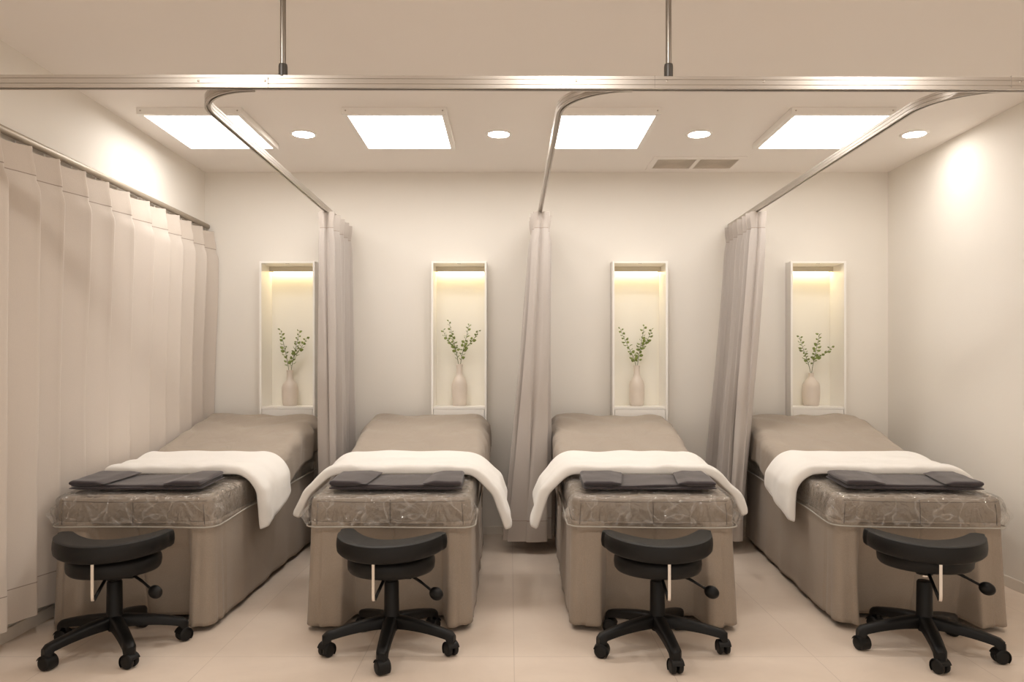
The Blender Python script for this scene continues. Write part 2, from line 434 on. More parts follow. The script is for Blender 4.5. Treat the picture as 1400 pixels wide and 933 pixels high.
def make_twig(name_label, base, tips, group, seed, inner):
    rnd = random.Random(seed)
    t = thing('leafy_twig', name_label, 'twig', base, 0, group)
    bs = bmesh.new(); bl = bmesh.new()
    B = Vector(base)
    for ti, tip in enumerate(tips):
        e = Vector(tip) - B
        s = 1 if e.x > 0 else -1
        start = Vector((0, s * inner * .45, -0.03)) if ti == 0 else None
        mid = Vector((s * inner * 0.40, s * inner * .40, 0.012))
        if ti == 0:
            pts = [start, mid * 0.9] + bezier(mid, mid + Vector((e.x * .2, 0, e.z * .34)), Vector((e.x * .72, e.y * .6, e.z * .66)), e, 10)
            main = pts
        else:
            j = main[5]
            pts = bezier(j, j + Vector((s * .006, -.004, .03)), Vector((e.x * .8, e.y * .7, e.z * .72)), e, 9)
        rad = [0.0021 * (1 - 0.55 * k / (len(pts) - 1)) for k in range(len(pts))]
        tube(bs, pts, rad, 6)
        # leaves: small rounded, in alternating pairs up the stem
        L = len(pts)
        n = 21 if ti == 0 else 14
        for k in range(n):
            f = ((0.25 if inner > .0135 else .36) if ti == 0 else 0.18) + ((0.75 if inner > .0135 else .64) if ti == 0 else .82) * k / (n - 1)
            q = f * (L - 1); a = int(min(q, L - 2)); P = pts[a].lerp(pts[a + 1], q - a)
            T = (pts[a + 1] - pts[a]).normalized()
            size = (0.0155 if f < .75 else 0.0115) * rnd.uniform(.75, 1.2)
            side = 1 if k % 2 else -1
            az = rnd.uniform(-1.2, 1.2)
            D = (Vector((side * math.cos(az), -math.sin(az) * .8 - .15, 0)) + T * rnd.uniform(.2, .9)).normalized()
            N = (D.cross(Vector((rnd.uniform(-1, 1), rnd.uniform(-1, 1), rnd.uniform(-1, 1))))).normalized()
            W = N.cross(D).normalized()
            st = P + D * 0.004
            tube(bs, [P, st], 0.0007, 4)
            # rounded leaf with a fold along its middle and thickness from two skins
            ctr = []
            ring = []
            for r_, ln in ((0.0, 0), (.62, .22), (1.0, .55), (.92, .95), (.55, 1.35), (0, 1.6)):
                c = st + D * (ln * size) + N * (size * .25 * math.sin(ln * 1.6))
                l_ = bl.verts.new(c + W * (size * .62 * r_) + N * (size * .16 * r_)) if r_ else None
                m_ = bl.verts.new(c)
                r2 = bl.verts.new(c - W * (size * .62 * r_) + N * (size * .16 * r_)) if r_ else None
                ring.append((l_, m_, r2))
            for (a0, b0, c0), (a1, b1, c1) in zip(ring, ring[1:]):
                for p_, q_, u_, v_ in ((a0, b0, a1, b1), (b0, c0, b1, c1)):
                    vs = [x for x in (p_, q_, v_, u_) if x is not None]
                    if len(vs) >= 3: bl.faces.new(vs)
    link_mesh('stem', bs, 'stem', t)
    lo = link_mesh('leaves', bl, 'leaf', t)
    sm = lo.modifiers.new('thickness', 'SOLIDIFY'); sm.thickness = 0.0008
    return t
def px(x, y, d): return ((x - 697) * d / F, d, EYE - (y - 506) * d / F)
TIPS = [[[(384, 452)], [(409, 453), (419, 463)]], [[(614, 440), (606, 452)], [(641, 445), (654, 453)]], [[(848, 450)], [(881, 447), (891, 451)]], [[(1093, 461)], [(1121, 457), (1136, 475)]]]
for i in range(4):
    inner = make_vase(i)
    for s, nm in ((0, 'leaning left'), (1, 'leaning right')):
        tips = []
        for k, (x, y) in enumerate(TIPS[i][s]):
            p = px(x, y, VY - 0.01); tips.append((p[0], VY - 0.012 * (k + 1) + 0.01 * s, p[2]))
        make_twig('green small leaved twig %s in the vase of %s' % (nm, WHERE[i]), (VX[i], VY, 0.8505 + VH[i] - 0.012), tips,
                  'twigs in the vases', 11 + i * 2 + s + (40 if i == 0 else 0), inner)

# ------------------------------------------------------------------ ceiling fittings
def make_panel(label):
    t = thing('ceiling_light', label, 'ceiling light', group='square ceiling light panels')
    w, l = 0.262, 0.306
    b = bmesh.new()
    for lo, hi in (((-w, -l, -.035), (w, -l + .026, 0)), ((-w, l - .026, -.035), (w, l, 0)), ((-w, -l + .026, -.035), (-w + .026, l - .026, 0)), ((w - .026, -l + .026, -.035), (w, l - .026, 0))):
        box(b, lo, hi, 0.002)
    fr = link_mesh('frame', b, 'panel_frame', t, False)
    for s in (-1, 1):
        b = bmesh.new(); lathe(b, [(0, 0), (.004, 0), (.004, .002), (0, .0025)], 12, cap=False)
        o = link_mesh('screw', b, 'screw', fr); o.rotation_euler = (PI / 2, 0, 0); o.location = (s * (w - .02), -l, -.017)
    b = bmesh.new(); box(b, (-w + .026, -l + .026, -.032), (w - .026, l - .026, -.022))
    d = link_mesh('diffuser', b, 'panel_light', t, False); d['label'] = 'glowing white diffuser'
    return t
PX = [-1.60, -0.577, 0.495, 1.668]; PY = 4.06
PL = ['square white glowing ceiling panel nearest the left wall', 'square white glowing ceiling panel above the second bed from the left',
      'square white glowing ceiling panel right of the middle curtain rail branch', 'square white glowing ceiling panel behind the rightmost curtain rail branch']
p0 = make_panel(PL[0]); p0.location = (PX[0], PY, CEIL)
for i in (1, 2, 3): dup(p0, (PX[i], PY, CEIL), 0, PL[i])
def make_down(label):
    t = thing('downlight', label, 'downlight', group='round recessed downlights')
    b = bmesh.new(); lathe(b, [(.058, -.004), (.062, -.006), (.072, -.004), (.075, 0)], 40, cap=False)
    link_mesh('trim_ring', b, 'panel_frame', t)
    b = bmesh.new(); lathe(b, [(0, -.0045), (.04, -.0045), (.0585, -.0035), (.0585, 0)], 40, cap=False)
    d = link_mesh('lens', b, 'spot_light', t); d['label'] = 'glowing round lens'
    return t
DX = [-1.144, -0.061, 1.050, 2.245]
DL = ['round recessed downlight between the two left ceiling panels', 'round recessed downlight between the two middle ceiling panels',
      'round recessed downlight in front of the ceiling air vent', 'round recessed downlight nearest the right wall']
d0 = make_down(DL[0]); d0.location = (DX[0], 4.18, CEIL)
for i in (1, 2, 3): dup(d0, (DX[i], 4.18, CEIL), 0, DL[i])
# the row over the aisle: out of the frame, but its lamps show as glints on the front of the curtain track
for x, lab in ((-1.10, 'left'), (0.22, 'middle'), (1.47, 'right')):
    d = dup(d0, (x, 1.90, CEIL), 0, 'round recessed downlight over the aisle in front of the curtain track, ' + lab + ' of three', 'round recessed downlights')
    for c in d.children:
        if c.name.startswith('lens'):
            c.data = c.data.copy(); c.data.materials[0] = M['front_spot_light']

def make_vent():
    x0, x1, y0, y1 = 0.885, 1.458, 4.625, 4.92
    cx, cy = (x0 + x1) / 2, (y0 + y1) / 2
    t = thing('air_vent', 'beige two grille ceiling air vent near the back wall', 'vent', (cx, cy, CEIL))
    w, l = (x1 - x0) / 2, (y1 - y0) / 2
    b = bmesh.new()
    gx = [(-w + .035, -.012), (.012, w - .035)]; gy = (-l + .045, l - .035)
    z0, z1 = -.006, 0
    for lo, hi in (((-w, -l, z0), (w, gy[0], z1)), ((-w, gy[1], z0), (w, l, z1)), ((-w, gy[0], z0), (gx[0][0], gy[1], z1)),
                   ((gx[0][1], gy[0], z0), (gx[1][0], gy[1], z1)), ((gx[1][1], gy[0], z0), (w, gy[1], z1))):
        box(b, lo, hi, 0.0012)
    link_mesh('frame', b, 'ceiling', t, False)
    for a, c in gx:
        b = bmesh.new(); m = ((a + c) / 2, (gy[0] + gy[1]) / 2)
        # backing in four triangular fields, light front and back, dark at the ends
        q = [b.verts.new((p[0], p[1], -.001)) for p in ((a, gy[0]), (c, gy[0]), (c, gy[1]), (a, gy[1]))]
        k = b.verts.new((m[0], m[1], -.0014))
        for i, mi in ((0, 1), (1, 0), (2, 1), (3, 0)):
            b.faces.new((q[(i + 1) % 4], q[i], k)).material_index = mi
        n = 22
        for i in range(1, n):
            x = a + (c - a) * i / n
            box(b, (x - .0016, gy[0], -.0045), (x + .0016, gy[1], -.0018), 0, 1)
        link_mesh('grille', b, ['grille_dark', 'grille_light'], t, False)
make_vent()

# ------------------------------------------------------------------ curtain rails
RZ = 2.043           # centre height of the rails
RY = 2.507
def rail_section(hw, hh):
    # grooved extrusion with an open slot underneath
    s = [(-hw, -hh), (-hw, -hh * .55), (-hw * .84, -hh * .5), (-hw * .84, -hh * .38), (-hw, -hh * .32), (-hw, hh * .28), (-hw * .84, hh * .34), (-hw * .84, hh * .46), (-hw, hh * .52), (-hw, hh), (hw, hh),
         (hw, hh * .52), (hw * .84, hh * .46), (hw * .84, hh * .34), (hw, hh * .28), (hw, -hh * .32), (hw * .84, -hh * .38), (hw * .84, -hh * .5), (hw, -hh * .55), (hw, -hh), (hw * .35, -hh), (hw * .35, -hh * .5), (-hw * .35, -hh * .5), (-hw * .35, -hh)]
    return s
BR = [(-1.085, RY), (0.180, RY), (1.455, RY)]   # x of the three branches
def build_track():
    t = thing('curtain_track', 'aluminium curtain track across the room with three curved branches to the back wall', 'curtain rail', (0, RY, RZ))
    hw, hh = 0.014, 0.0205
    b = bmesh.new()
    sweep(b, [(XL + .002, .004, 0.006), (XL * .5, .0, .004), (0, 0, 0), (XR * .5, .0, -.003), (XR - .002, .0, -.006)], rail_section(hw, hh))
    link_mesh('front_rail', b, 'rail', t, True, 25)
    r = 0.23
    for bx, by in BR:
        path = []
        for k in range(0, 15):
            a = (PI / 2) * k / 14
            # starts along +x under the front rail and turns to run to the back wall
            path.append((bx + r - r * math.sin(a), r - r * math.cos(a) + 0.012, 0))
        y_end = WALL_Y - RY - 0.003
        for k in range(1, 13):
            path.append((bx, path[14][1] + (y_end - path[14][1]) * k / 12, 0))
        b = bmesh.new(); sweep(b, [(x, y, z - 0.004) for x, y, z in path], rail_section(0.0105, 0.0165))
        link_mesh('branch_rail', b, 'rail', t, True, 25)
    for pxl in (387, 914):
        x = (pxl - 697) * RY / F
        b = bmesh.new(); lathe(b, [(0, 0.03), (.0095, .03), (.0095, CEIL - RZ - .004), (.022, CEIL - RZ - .003), (.024, CEIL - RZ), (0, CEIL - RZ)], 20, cap=False)
        rod = link_mesh('hanger_rod', b, 'rod', t, True, 40); rod.location = (x, 0, 0)
        b = bmesh.new(); lathe(b, [(0, hh), (.0148, hh), (.0148, .056), (.0135, .064), (.009, .066), (0, .066)], 20, cap=False)
        s = link_mesh('socket', b, 'rod_socket', rod, True, 40); s['label'] = 'dark socket at the rod foot'
    for x, z in ((-1.03, .001), (-0.81, .001), (.22, 0), (.52, 0), (0.84, -.001), (1.69, -.003)):
        b = bmesh.new(); lathe(b, [(0, .0018), (.0035, .0015), (.0045, 0)], 12, cap=False)
        o = link_mesh('screw', b, 'screw', t); o.rotation_euler = (PI / 2, 0, 0); o.location = (x, -hw + .0002, z + .003)
    for x in (-.80, .17, .48, 1.66):
        b = bmesh.new(); box(b, (x - .0008, -hw - .0006, -hh + .002), (x + .0008, -hw + .004, hh + .0003)); o = link_mesh('joint_line', b, 'rail_dark', t, False)
build_track()
def build_wall_rail():
    t = thing('wall_curtain_rail', 'brown bronze curtain rail along the left wall', 'curtain rail', (XL + .024, 0, 2.037))
    b = bmesh.new(); sec = [(0.02 * math.cos(a) * .62, .0165 * math.sin(a)) for a in linspace(0, 2 * PI, 16)[:-1]]
    sweep(b, [(0, y, 0) for y in linspace(1.2, WALL_Y - .006, 10)], sec); link_mesh('rail', b, 'wall_rail', t)
    for y in (1.5, 2.6, 3.7, 4.8):
        b = bmesh.new(); box(b, (-.029, y - .012, -.010), (-.011, y + .012, .010), .002); link_mesh('bracket', b, 'wall_rail', t, False)
build_wall_rail()

# ------------------------------------------------------------------ the long curtain on the left wall
def stitch_faces(b, nm, nz):
    b.faces.ensure_lookup_table()
    for k, f in enumerate(b.faces):
        j = k % (nz - 1)
        if (nm == 'heading' and j == nz - 2) or (nm == 'hem' and j == 0): f.material_index = 1

def wall_curtain():
    t = thing('long_curtain', 'long pale grey pinch pleated curtain covering the left wall', 'curtain', (XL + .018, 0, 0))
    prof = [(0.0, .002), (.08, .003), (.24, .013), (.47, .030), (.70, .049), (.85, .064), (.93, .074), (.98, .079), (1.012, .077), (1.026, .067), (1.012, .050), (.985, .030), (.982, .010)]
    # fine resampling of the pleat outline
    def resample(p, n):
        out = []
        L = len(p)
        pts = [p[0]] + p + [(1.0, .003)]
        for i in range(L):
            p0 = p[max(i - 1, 0)]; p1 = p[i]; p2 = p[i + 1] if i + 1 < L else (1.0, .003); p3 = p[i + 2] if i + 2 < L else (1.1, .006)
            for k in range(n):
                u = k / n
                f = lambda a, b, c, d: 0.5 * (2 * b + (c - a) * u + (2 * a - 5 * b + 4 * c - d) * u * u + (3 * b - a - 3 * c + d) * u**3)
                out.append((f(p0[0], p1[0], p2[0], p3[0]), f(p0[1], p1[1], p2[1], p3[1])))
        return out
    pr = resample(prof, 3)
    edges = [4.98, 4.79, 4.62, 4.455, 4.275, 4.085, 3.87, 3.67, 3.47, 3.27, 3.08, 2.885, 2.69, 2.50, 2.30, 2.10][::-1]
    cols = []
    for i, (y0, y1) in enumerate(zip(edges, edges[1:])):
        for u, o in pr: cols.append((i, u, o, y0, y1))
    ztop, zhead, zhem, zbot = 2.005, 1.882, 0.225, 0.088
    def pt(c, z):
        i, u, o, y0, y1 = c
        h = smooth(1.80, 2.0, z)
        d = smooth(zhead, zhead - .35, z)
        g = 1 + .12 * noise.noise((i * 3.1, z * .9, 2.0)) * (1 - h)
        amp = (0.62 * h + 1.0 * (1 - h)) * g
        pinch = 1 - .12 * math.exp(-((z - zhead + .015) / .03) ** 2) * smooth(.55, .95, u)
        off = o * amp * pinch + .006 * noise.noise((i + u * 2.0, z * 1.6, 5.0)) * (1 - h)
        off += .010 * math.sin(u * PI) * d * (0.6 + .5 * noise.noise((i * 1.7, z * .5, 9.0)))
        y = y0 + (y1 - y0) * u + .008 * noise.noise((i * 2.3, z * 1.1, 7.0)) * (1 - h)
        y = min(y, WALL_Y - .016)
        zz = z
        if z > zhead: zz = z - .010 * math.sin(min(max(u, 0), 1) * PI) * smooth(zhead, ztop, z)
        sq = 1 - .38 * smooth(1.92, .84, z) * smooth(3.0, 3.24, y)      # flatter where the bed stands against it
        return (max(off, .0005) * sq, y, zz)
    parts = (('heading', linspace(ztop, zhead + .004, 10) + [zhead], ['wcurtain_head', 'stitch'], .0004), ('fabric', linspace(zhead, 1.6, 20) + linspace(1.6, zhem, 36)[1:], 'wcurtain', 0), ('hem', [zhem, zhem - .004] + linspace(zhem - .004, zbot, 5)[1:], ['wcurtain_head', 'stitch'], .0004))
    for nm, zs, mt, ex in parts:
        b = bmesh.new()
        grid(b, lambda c, z: (lambda p: (p[0] + ex, p[1], p[2]))(pt(c, z)), cols, zs)
        stitch_faces(b, nm, len(zs))
        o = link_mesh(nm, b, mt, t)
        s = o.modifiers.new('cloth_thickness', 'SOLIDIFY'); s.thickness = .0014; s.offset = 0; s.use_rim = False
    for y in edges[2:]:
        b = bmesh.new(); tube(b, [(.0, y - .03, 2.018), (.0, y - .03, 2.0), (.008, y - .03, 1.985)], .0022, 6); link_mesh('hook', b, 'hook', t)
wall_curtain()

# ------------------------------------------------------------------ three gathered bay curtains
def bay_curtain(label, bx, y0, y1, shift, spread, nfold, seed, zbot=0.075):
    rnd = random.Random(seed)
    t = thing('bay_curtain', label, 'curtain', (bx, y0, 0), 0, 'gathered bay curtains')
    ztop, zhead, zhem = 2.022, 1.925, 0.20
    n = 14
    Lr = y1 - y0
    # plan view outline at the heading: a flat pleat face to the room, then close zigzag folds
    base = [(-.048, .0), (-.02, -.012), (.0, .004), (.02, -.014), (.046, .0)]
    for k in range(1, nfold + 1):
        yy = Lr * k / nfold
        s = -1 if k % 2 else 1
        base.append((s * (.046 + rnd.uniform(-.006, .006)), yy - Lr / nfold * .25)); base.append((s * (.048 + rnd.uniform(-.006, .006)), yy))
    pts = []
    m = len(base)
    for i in range(m - 1):
        p0 = base[max(i - 1, 0)]; p1 = base[i]; p2 = base[i + 1]; p3 = base[min(i + 2, m - 1)]
        for k in range(7):
            u = k / 7
            f = lambda a, b, c, d: 0.5 * (2 * b + (c - a) * u + (2 * a - 5 * b + 4 * c - d) * u * u + (3 * b - a - 3 * c + d) * u**3)
            pts.append((i + u, f(p0[0], p1[0], p2[0], p3[0]), f(p0[1], p1[1], p2[1], p3[1])))
    def pt(c, z):
        q, x, y = c
        d = smooth(zhead, .1, z) if z < zhead else 0
        dl = max(0, (zhead - z) / zhead)
        k = 1 + (spread - 1) * dl
        pin = 1 - .16 * math.exp(-((z - zhead) / .04) ** 2)
        nx = .020 * noise.noise((q * .55 + seed, z * .8, 1.0)) * d * 1.6
        ny = .035 * noise.noise((q * .45 + seed, z * .7, 8.0)) * d
        wav = .017 * math.sin(q * 2.1 + z * 1.5 + seed) * d
        X = x * k * pin + nx + wav + shift * dl ** 1.1
        Y = y + ny + (.02 * dl if q < 5 else 0)
        Y = min(Y, WALL_Y - y0 - .02 - (0.045 if z < 0.1 else 0.0))
        return (X, Y, z + (.012 * noise.noise((q * .5, seed, 3)) if z < zhem else 0))
    parts = (('heading', linspace(ztop, zhead + .004, 6) + [zhead], ['curtain_head', 'stitch'], .001), ('fabric', linspace(zhead, zhem, 44), 'curtain', 0), ('hem', [zhem, zhem - .004] + linspace(zhem - .004, zbot, 6)[1:], ['curtain_head', 'stitch'], .001))
    for nm, zs, mt, ex in parts:
        b = bmesh.new()
        grid(b, lambda c, z: pt(c, z), pts, zs)
        stitch_faces(b, nm, len(zs))
        o = link_mesh(nm, b, mt, t)
        s = o.modifiers.new('cloth_thickness', 'SOLIDIFY'); s.thickness = .0016; s.offset = 0; s.use_rim = False
    for k in range(0, nfold):
        yy = .012 + Lr * k / nfold
        b = bmesh.new(); tube(b, [(0, yy, RZ - .022), (0, yy, 2.012), (.004, yy, 2.0)], .002, 6); link_mesh('hook', b, 'hook', t)
bay_curtain('gathered grey bay curtain between the two left beds, bunched at the back wall', BR[0][0] + .005, 4.44, 4.95, .01, 1.15, 9, 3)
bay_curtain('gathered grey bay curtain hanging between the two middle beds', BR[1][0] + .005, 4.44, 4.95, -.085, 2.2, 9, 5)
bay_curtain('gathered grey bay curtain between the two right beds, bottom swept to the left', BR[2][0] + .008, 4.44, 4.95, -.14, 1.2, 11, 8)

# ------------------------------------------------------------------ beds
BED_L = 1.69
TOP = [(0, .548), (.2, .560), (.4, .567), (.6, .577), (.8, .592), (1.0, .635), (1.1, .668), (1.3, .705), (1.5, .748), (1.69, .772)]
def top_z(v):
    # table smoothed by averaging
    return sum(lerp_table(TOP, v + d) for d in (-.12, -.06, 0, .06, .12)) / 5
HW = 0.340
def fold(q, edge, r):
    """distance along the cloth -> (position across, drop): flat to edge-r, round over, then straight down."""
    s = 1 if q >= 0 else -1
    a = abs(q) - (edge - r)
    if a <= 0: return q, 0.0
    if a < r * PI / 2:
        th = a / r
        return s * (edge - r + r * math.sin(th)), r * (1 - math.cos(th))
    return s * edge, r + a - r * PI / 2

def superpoint(ang, hw, l0, l1, r):
    pass

def perimeter(hw, y0, y1, r, n_side, n_front, n_c):
    """closed outline, anticlockwise from above, starting mid-front; returns (x, y, nx, ny, tagname, param)."""
    P = []
    for x in linspace(0, hw - r, n_front): P.append((x, y0, 0, -1))
    for a in linspace(0, PI / 2, n_c)[1:]: P.append((hw - r + r * math.sin(a), y0 + r - r * math.cos(a), math.sin(a), -math.cos(a)))
    for y in linspace(y0 + r, y1 - r, n_side)[1:]: P.append((hw, y, 1, 0))
    for a in linspace(0, PI / 2, n_c)[1:]: P.append((hw - r + r * math.cos(a), y1 - r + r * math.sin(a), math.cos(a), math.sin(a)))
    for x in linspace(hw - r, 0, n_front)[1:-1]: P.append((x, y1, 0, 1))
    left = [(-x, y, -nx, ny) for x, y, nx, ny in P[1:]]
    return P + [(0, y1, 0, 1)] + left[::-1]

PLEAT = [0.03, 0.025, 0.0, -0.02]; PHALF = [.205, .205, .205, .228]    # where the pushed-in centre of each skirt sits
def fill_rows(b, left, right, first, last, zf):
    row = first; n = len(first) - 1
    for k in range(1, len(left)):
        if k == len(left) - 1 and last is not None: new = last
        else:
            L_, R_ = left[k].co, right[k].co
            new = [left[k]]
            for j in range(1, n):
                p = L_.lerp(R_, j / n); new.append(b.verts.new((p.x, p.y, zf(p.x, p.y))))
            new.append(right[k])
        for j in range(n):
            vs = []
            for v in (row[j], row[j + 1], new[j + 1], new[j]):
                if v not in vs: vs.append(v)
            if len(vs) >= 3: b.faces.new(vs)
        row = new

def make_bed(i, label, cx, rz, hw):
    t = thing('treatment_bed', label, 'bed', (cx, 3.165, 0), rz, 'skirted treatment beds')
    sd = i * 13.7
    # dark base set back under the skirt
    b = bmesh.new(); box(b, (-hw + .03, .22, 0.0), (hw - .03, BED_L - .06, .40), .004); link_mesh('base', b, 'plinth', t, False)
    # mattress: rounded slab rising to the head
    b = bmesh.new()
    us = linspace(0, 1, 26)
    per = perimeter(hw, 0.0, BED_L, .045, 44, 24, 6)
    zr = 0.022
    rings = []
    levels = [(0, 0.0)] + [(1, k) for k in (0, .2, .4, .6, .8)] + [(2, a) for a in (0, .35, .7, 1.05, 1.35, PI / 2)]
    for kind, a in levels:
        ring = []
        for x, y, nx, ny in per:
            zt = top_z(y)
            if kind == 0: ins, z = .03, .44
            elif kind == 1:
                z = .44 + (zt - zr - .44) * a; ins = -.004 * math.sin(a * PI) + .002 * noise.noise((x * 6 + sd, y * 5, z * 9))
            else:
                ins = zr * (1 - math.cos(a)); z = zt - zr + zr * math.sin(a)
            ring.append(b.verts.new((x - nx * ins, y - ny * ins, z)))
        rings.append(ring)
    m = len(per)
    for A, B in zip(rings, rings[1:]):
        for k in range(m): b.faces.new((A[k], A[(k + 1) % m], B[(k + 1) % m], B[k]))
    # top: rows from side to side, following the rise to the head
    prev_ring = rings[-1]; half_n = m // 2
    nf = 24
    right = prev_ring[nf:half_n - nf + 1]; left = [prev_ring[(m - k) % m] for k in range(nf, half_n - nf + 1)]
    front = [prev_ring[(m - k) % m] for k in range(nf, 0, -1)] + prev_ring[:nf + 1]
    back = [prev_ring[(m - k) % m] for k in range(half_n - nf, half_n)] + [prev_ring[k] for k in range(half_n, half_n - nf - 1, -1)]
    fill_rows(b, left, right, front, back, lambda x, y: top_z(y) + .003 * (1 - (x / hw) ** 2))
    mo = link_mesh('mattress', b, 'mattress', t)
    # seams: centre of the foot panel, both foot corners, and a welt along the foot edge
    b = bmesh.new()
    zt = top_z(0)
    tube(b, [(0.0, -.0045, .44), (.001, -.0055, .49), (0, -.003, zt - .022), (0, .006, zt - .007)], .0016, 5)
    for s in (-1, 1):
        tube(b, [(s * (hw - .030), -.001, .44), (s * (hw - .032), -.004, .49), (s * (hw - .036), .0, zt - .02)], .0017, 5)
    tube(b, [(-hw + .03, .004, zt - .012), (-hw * .5, .001, zt - .016), (0, .002, zt - .017), (hw * .5, .001, zt - .015), (hw - .03, .004, zt - .012), (hw - .006, .03, zt - .010), (hw - .002, .3, top_z(.3) - .014)], .0018, 6)
    so = link_mesh('seam', b, 'seam', mo); so['label'] = 'dark stitched seams'
    # skirt with an inverted pleat at the foot
    per = perimeter(hw, 0.0, BED_L, .05, 100, 72, 8)
    zs = linspace(.452, .022, 26)
    def skirt_pt(k, z):
        x, y, nx, ny = per[k]
        f = (0.452 - z) / .43
        out = .002
        front = 1 - smooth(.0, .06, y)
        if front > 0:
            ax = abs(x)
            rec = smooth(PHALF[i] + .02, PHALF[i] - .018, abs(x - PLEAT[i]))                        # centre panel pushed in
            out += front * (-.115 * rec * f ** .75)
            out += front * (.030 * f) * (1 - rec) * (1 + .6 * noise.noise((x * 7 + sd, 0, f)))
            out += front * (1 - rec) * .007 * f * math.sin(x * 46 + sd + f * .6)
            # soft turn of the flap beside the pleat
            out += front * .020 * f * math.exp(-((abs(x - PLEAT[i]) - .24) / .03) ** 2)
            gx = hw - .045
            out += front * -.022 * (f ** .6) * math.exp(-((ax - gx) / .006) ** 2)      # pleat slit near the corner
            out += front * -.004 * math.exp(-((x - .012) / .004) ** 2) * (f > .02)
            out += front * .006 * smooth(.0, .02, x - .012) * rec * f
        else:
            w = noise.noise((y * 5.0 + sd, x * 3, f * .7)) * .9 + .6 * math.sin(y * 21 + sd + f * .8)
            out += .006 * w * f + .010 * f + .0
            out -= .014 * (f ** .7) * math.exp(-((y - .11) / .007) ** 2)
        out += .010 * f * (1 if y < BED_L - .05 else 0) * smooth(.6, 1, f) * .5 * noise.noise((x * 9, y * 9 + sd, 4))
        if y > BED_L - .06: out = .001
        zz = z
        if z < .05: zz = z + .006 * noise.noise((x * 5 + sd, y * 5, 1.3)) + .004
        # wheel clearance: skirt hem lifts a touch over the pushed-in pleat
        return (x + nx * out, y + ny * out, zz)
    b = bmesh.new()
    grid(b, lambda z, k: skirt_pt(k, z), zs, list(range(len(per))), 0, True)
    bmesh.ops.reverse_faces(b, faces=b.faces)
    so = link_mesh('skirt', b, 'skirt', t)
    s = so.modifiers.new('cloth_thickness', 'SOLIDIFY'); s.thickness = .002; s.offset = -1
    return t

def make_film(i, label, cx, rz, hw):
    t = thing('plastic_cover', label, 'plastic cover', (cx, 3.165, 0), rz, 'clear plastic bed covers')
    sd = i * 7.3 + 2
    g = .014
    W = hw + g
    r = .03
    b = bmesh.new()
    zh = .432
    # foot end: top sheet, front drop and side drops wrap as one skin
    per = perimeter(W, -g, BED_L + .0, .055, 60, 96, 8)
    # keep the U: right side from the middle of the foot to the head, and the mirror image
    half = [p for p in per[: len(per) // 2] if p[1] < BED_L - .05 and p[3] < .5]
    U = [(-x, y, -nx, ny) for x, y, nx, ny in half[1:][::-1]] + half
    def hem_z(x, y): return zh + .012 * smooth(.05, .4, y) + .012 * smooth(.6, 1.6, y) + .002 * math.sin(x * 6 + sd) * (1 - smooth(0, .05, y))
    def skin(p, a):
        x, y, nx, ny = p
        zt = top_z(y) + .006; zb = hem_z(x, y)
        upper = zt if y < .56 else min(zt, zb + .06)
        front = 1 - smooth(0, .07, y)
        z = zb + (upper - r * (1 if y < .56 else 0) - zb) * a
        out = .0
        # fans of creases from the pinched points under the foot edge
        if y < .60:
            for fx in (-W * .62, W * .60):
                dx = x - fx
                ang = math.atan2(dx, (upper - z) + .01)
                out += front * .011 * max(-.25, math.sin(ang * 13 + sd)) * math.exp(-(dx / .085) ** 2) * math.sin(min(1, max(0, 1 - a)) * PI * .9)
            out += .004 * noise.noise((x * 14 + sd, y * 14, z * 22)) * math.sin(a * PI)
            out += .0035 * abs(noise.noise((x * 30 + sd, y * 30, z * 30)))
            c = math.exp(-((y - .035) / .06) ** 2) * smooth(W - .06, W, abs(x))
            out += c * (.016 * math.sin(a * PI) + .004 * math.sin(a * 9 + sd))
        return (x + nx * out, y + ny * out, z)
    A = linspace(0, 1, 26)
    V = grid(b, lambda p, a: skin(p, a), U, A)
    # top of the foot end
    top = [k for k, p in enumerate(U) if p[1] < .56]
    TU = [U[k] for k in top]
    prev = [V[k][-1] for k in top]
    for a in linspace(0, PI / 2, 5)[1:]:
        ring = []
        for (x, y, nx, ny) in TU:
            ins = r * (1 - math.cos(a)); z = top_z(y) + .006 - r + r * math.sin(a)
            q = .003 * noise.noise((x * 25 + sd, y * 25, a * 2))
            ring.append(b.verts.new((x - nx * ins, y - ny * ins, z + max(q, 0) + .002)))
        for k in range(len(ring) - 1): b.faces.new((prev[k], prev[k + 1], ring[k + 1], ring[k]))
        prev = ring
    fs = [k for k, p in enumerate(TU) if abs(p[1] + g) < 1e-6]
    f0, f1 = fs[0], fs[-1]
    left = prev[f0::-1]; right = prev[f1:]
    fill_rows(b, left, right, prev[f0:f1 + 1], None, lambda x, y: top_z(y) + .0105 + .0045 * abs(noise.noise((x * 20 + sd, y * 20, 3))))
    bmesh.ops.remove_doubles(b, verts=b.verts, dist=.0004)
    bmesh.ops.recalc_face_normals(b, faces=b.faces)
    # little pinched ears at the two foot corners
    for s in (-1, 1):
        base = [Vector((s * (W - .004), .02, z)) for z in linspace(.44, .53, 6)]
        row = [[b.verts.new(p + Vector((s * .034 * f * (0.35 + .65 * math.sin(PI * k / 5)), -.006 * f + .006 * f * math.sin(k * 2.0), .004 * f * math.sin(k)))) for f in (0, .33, .66, 1)] for k, p in enumerate(base)]
        for k in range(5):
            for j in range(3): b.faces.new((row[k][j], row[k + 1][j], row[k + 1][j + 1], row[k][j + 1]))
    link_mesh('film', b, 'film', t)
    b = bmesh.new()
    pts = []
    for (x, y, nx, ny) in U:
        c = math.exp(-((y - .0) / .06) ** 2) * smooth(W - .10, W - .02, abs(x))
        pts.append((x + nx * .006, y + ny * .006, hem_z(x, y)))
    tube(b, pts, .0034, 7)
    h = link_mesh('elastic_hem', b, 'hem', t); h['label'] = 'pale grey hem cord'
    return t

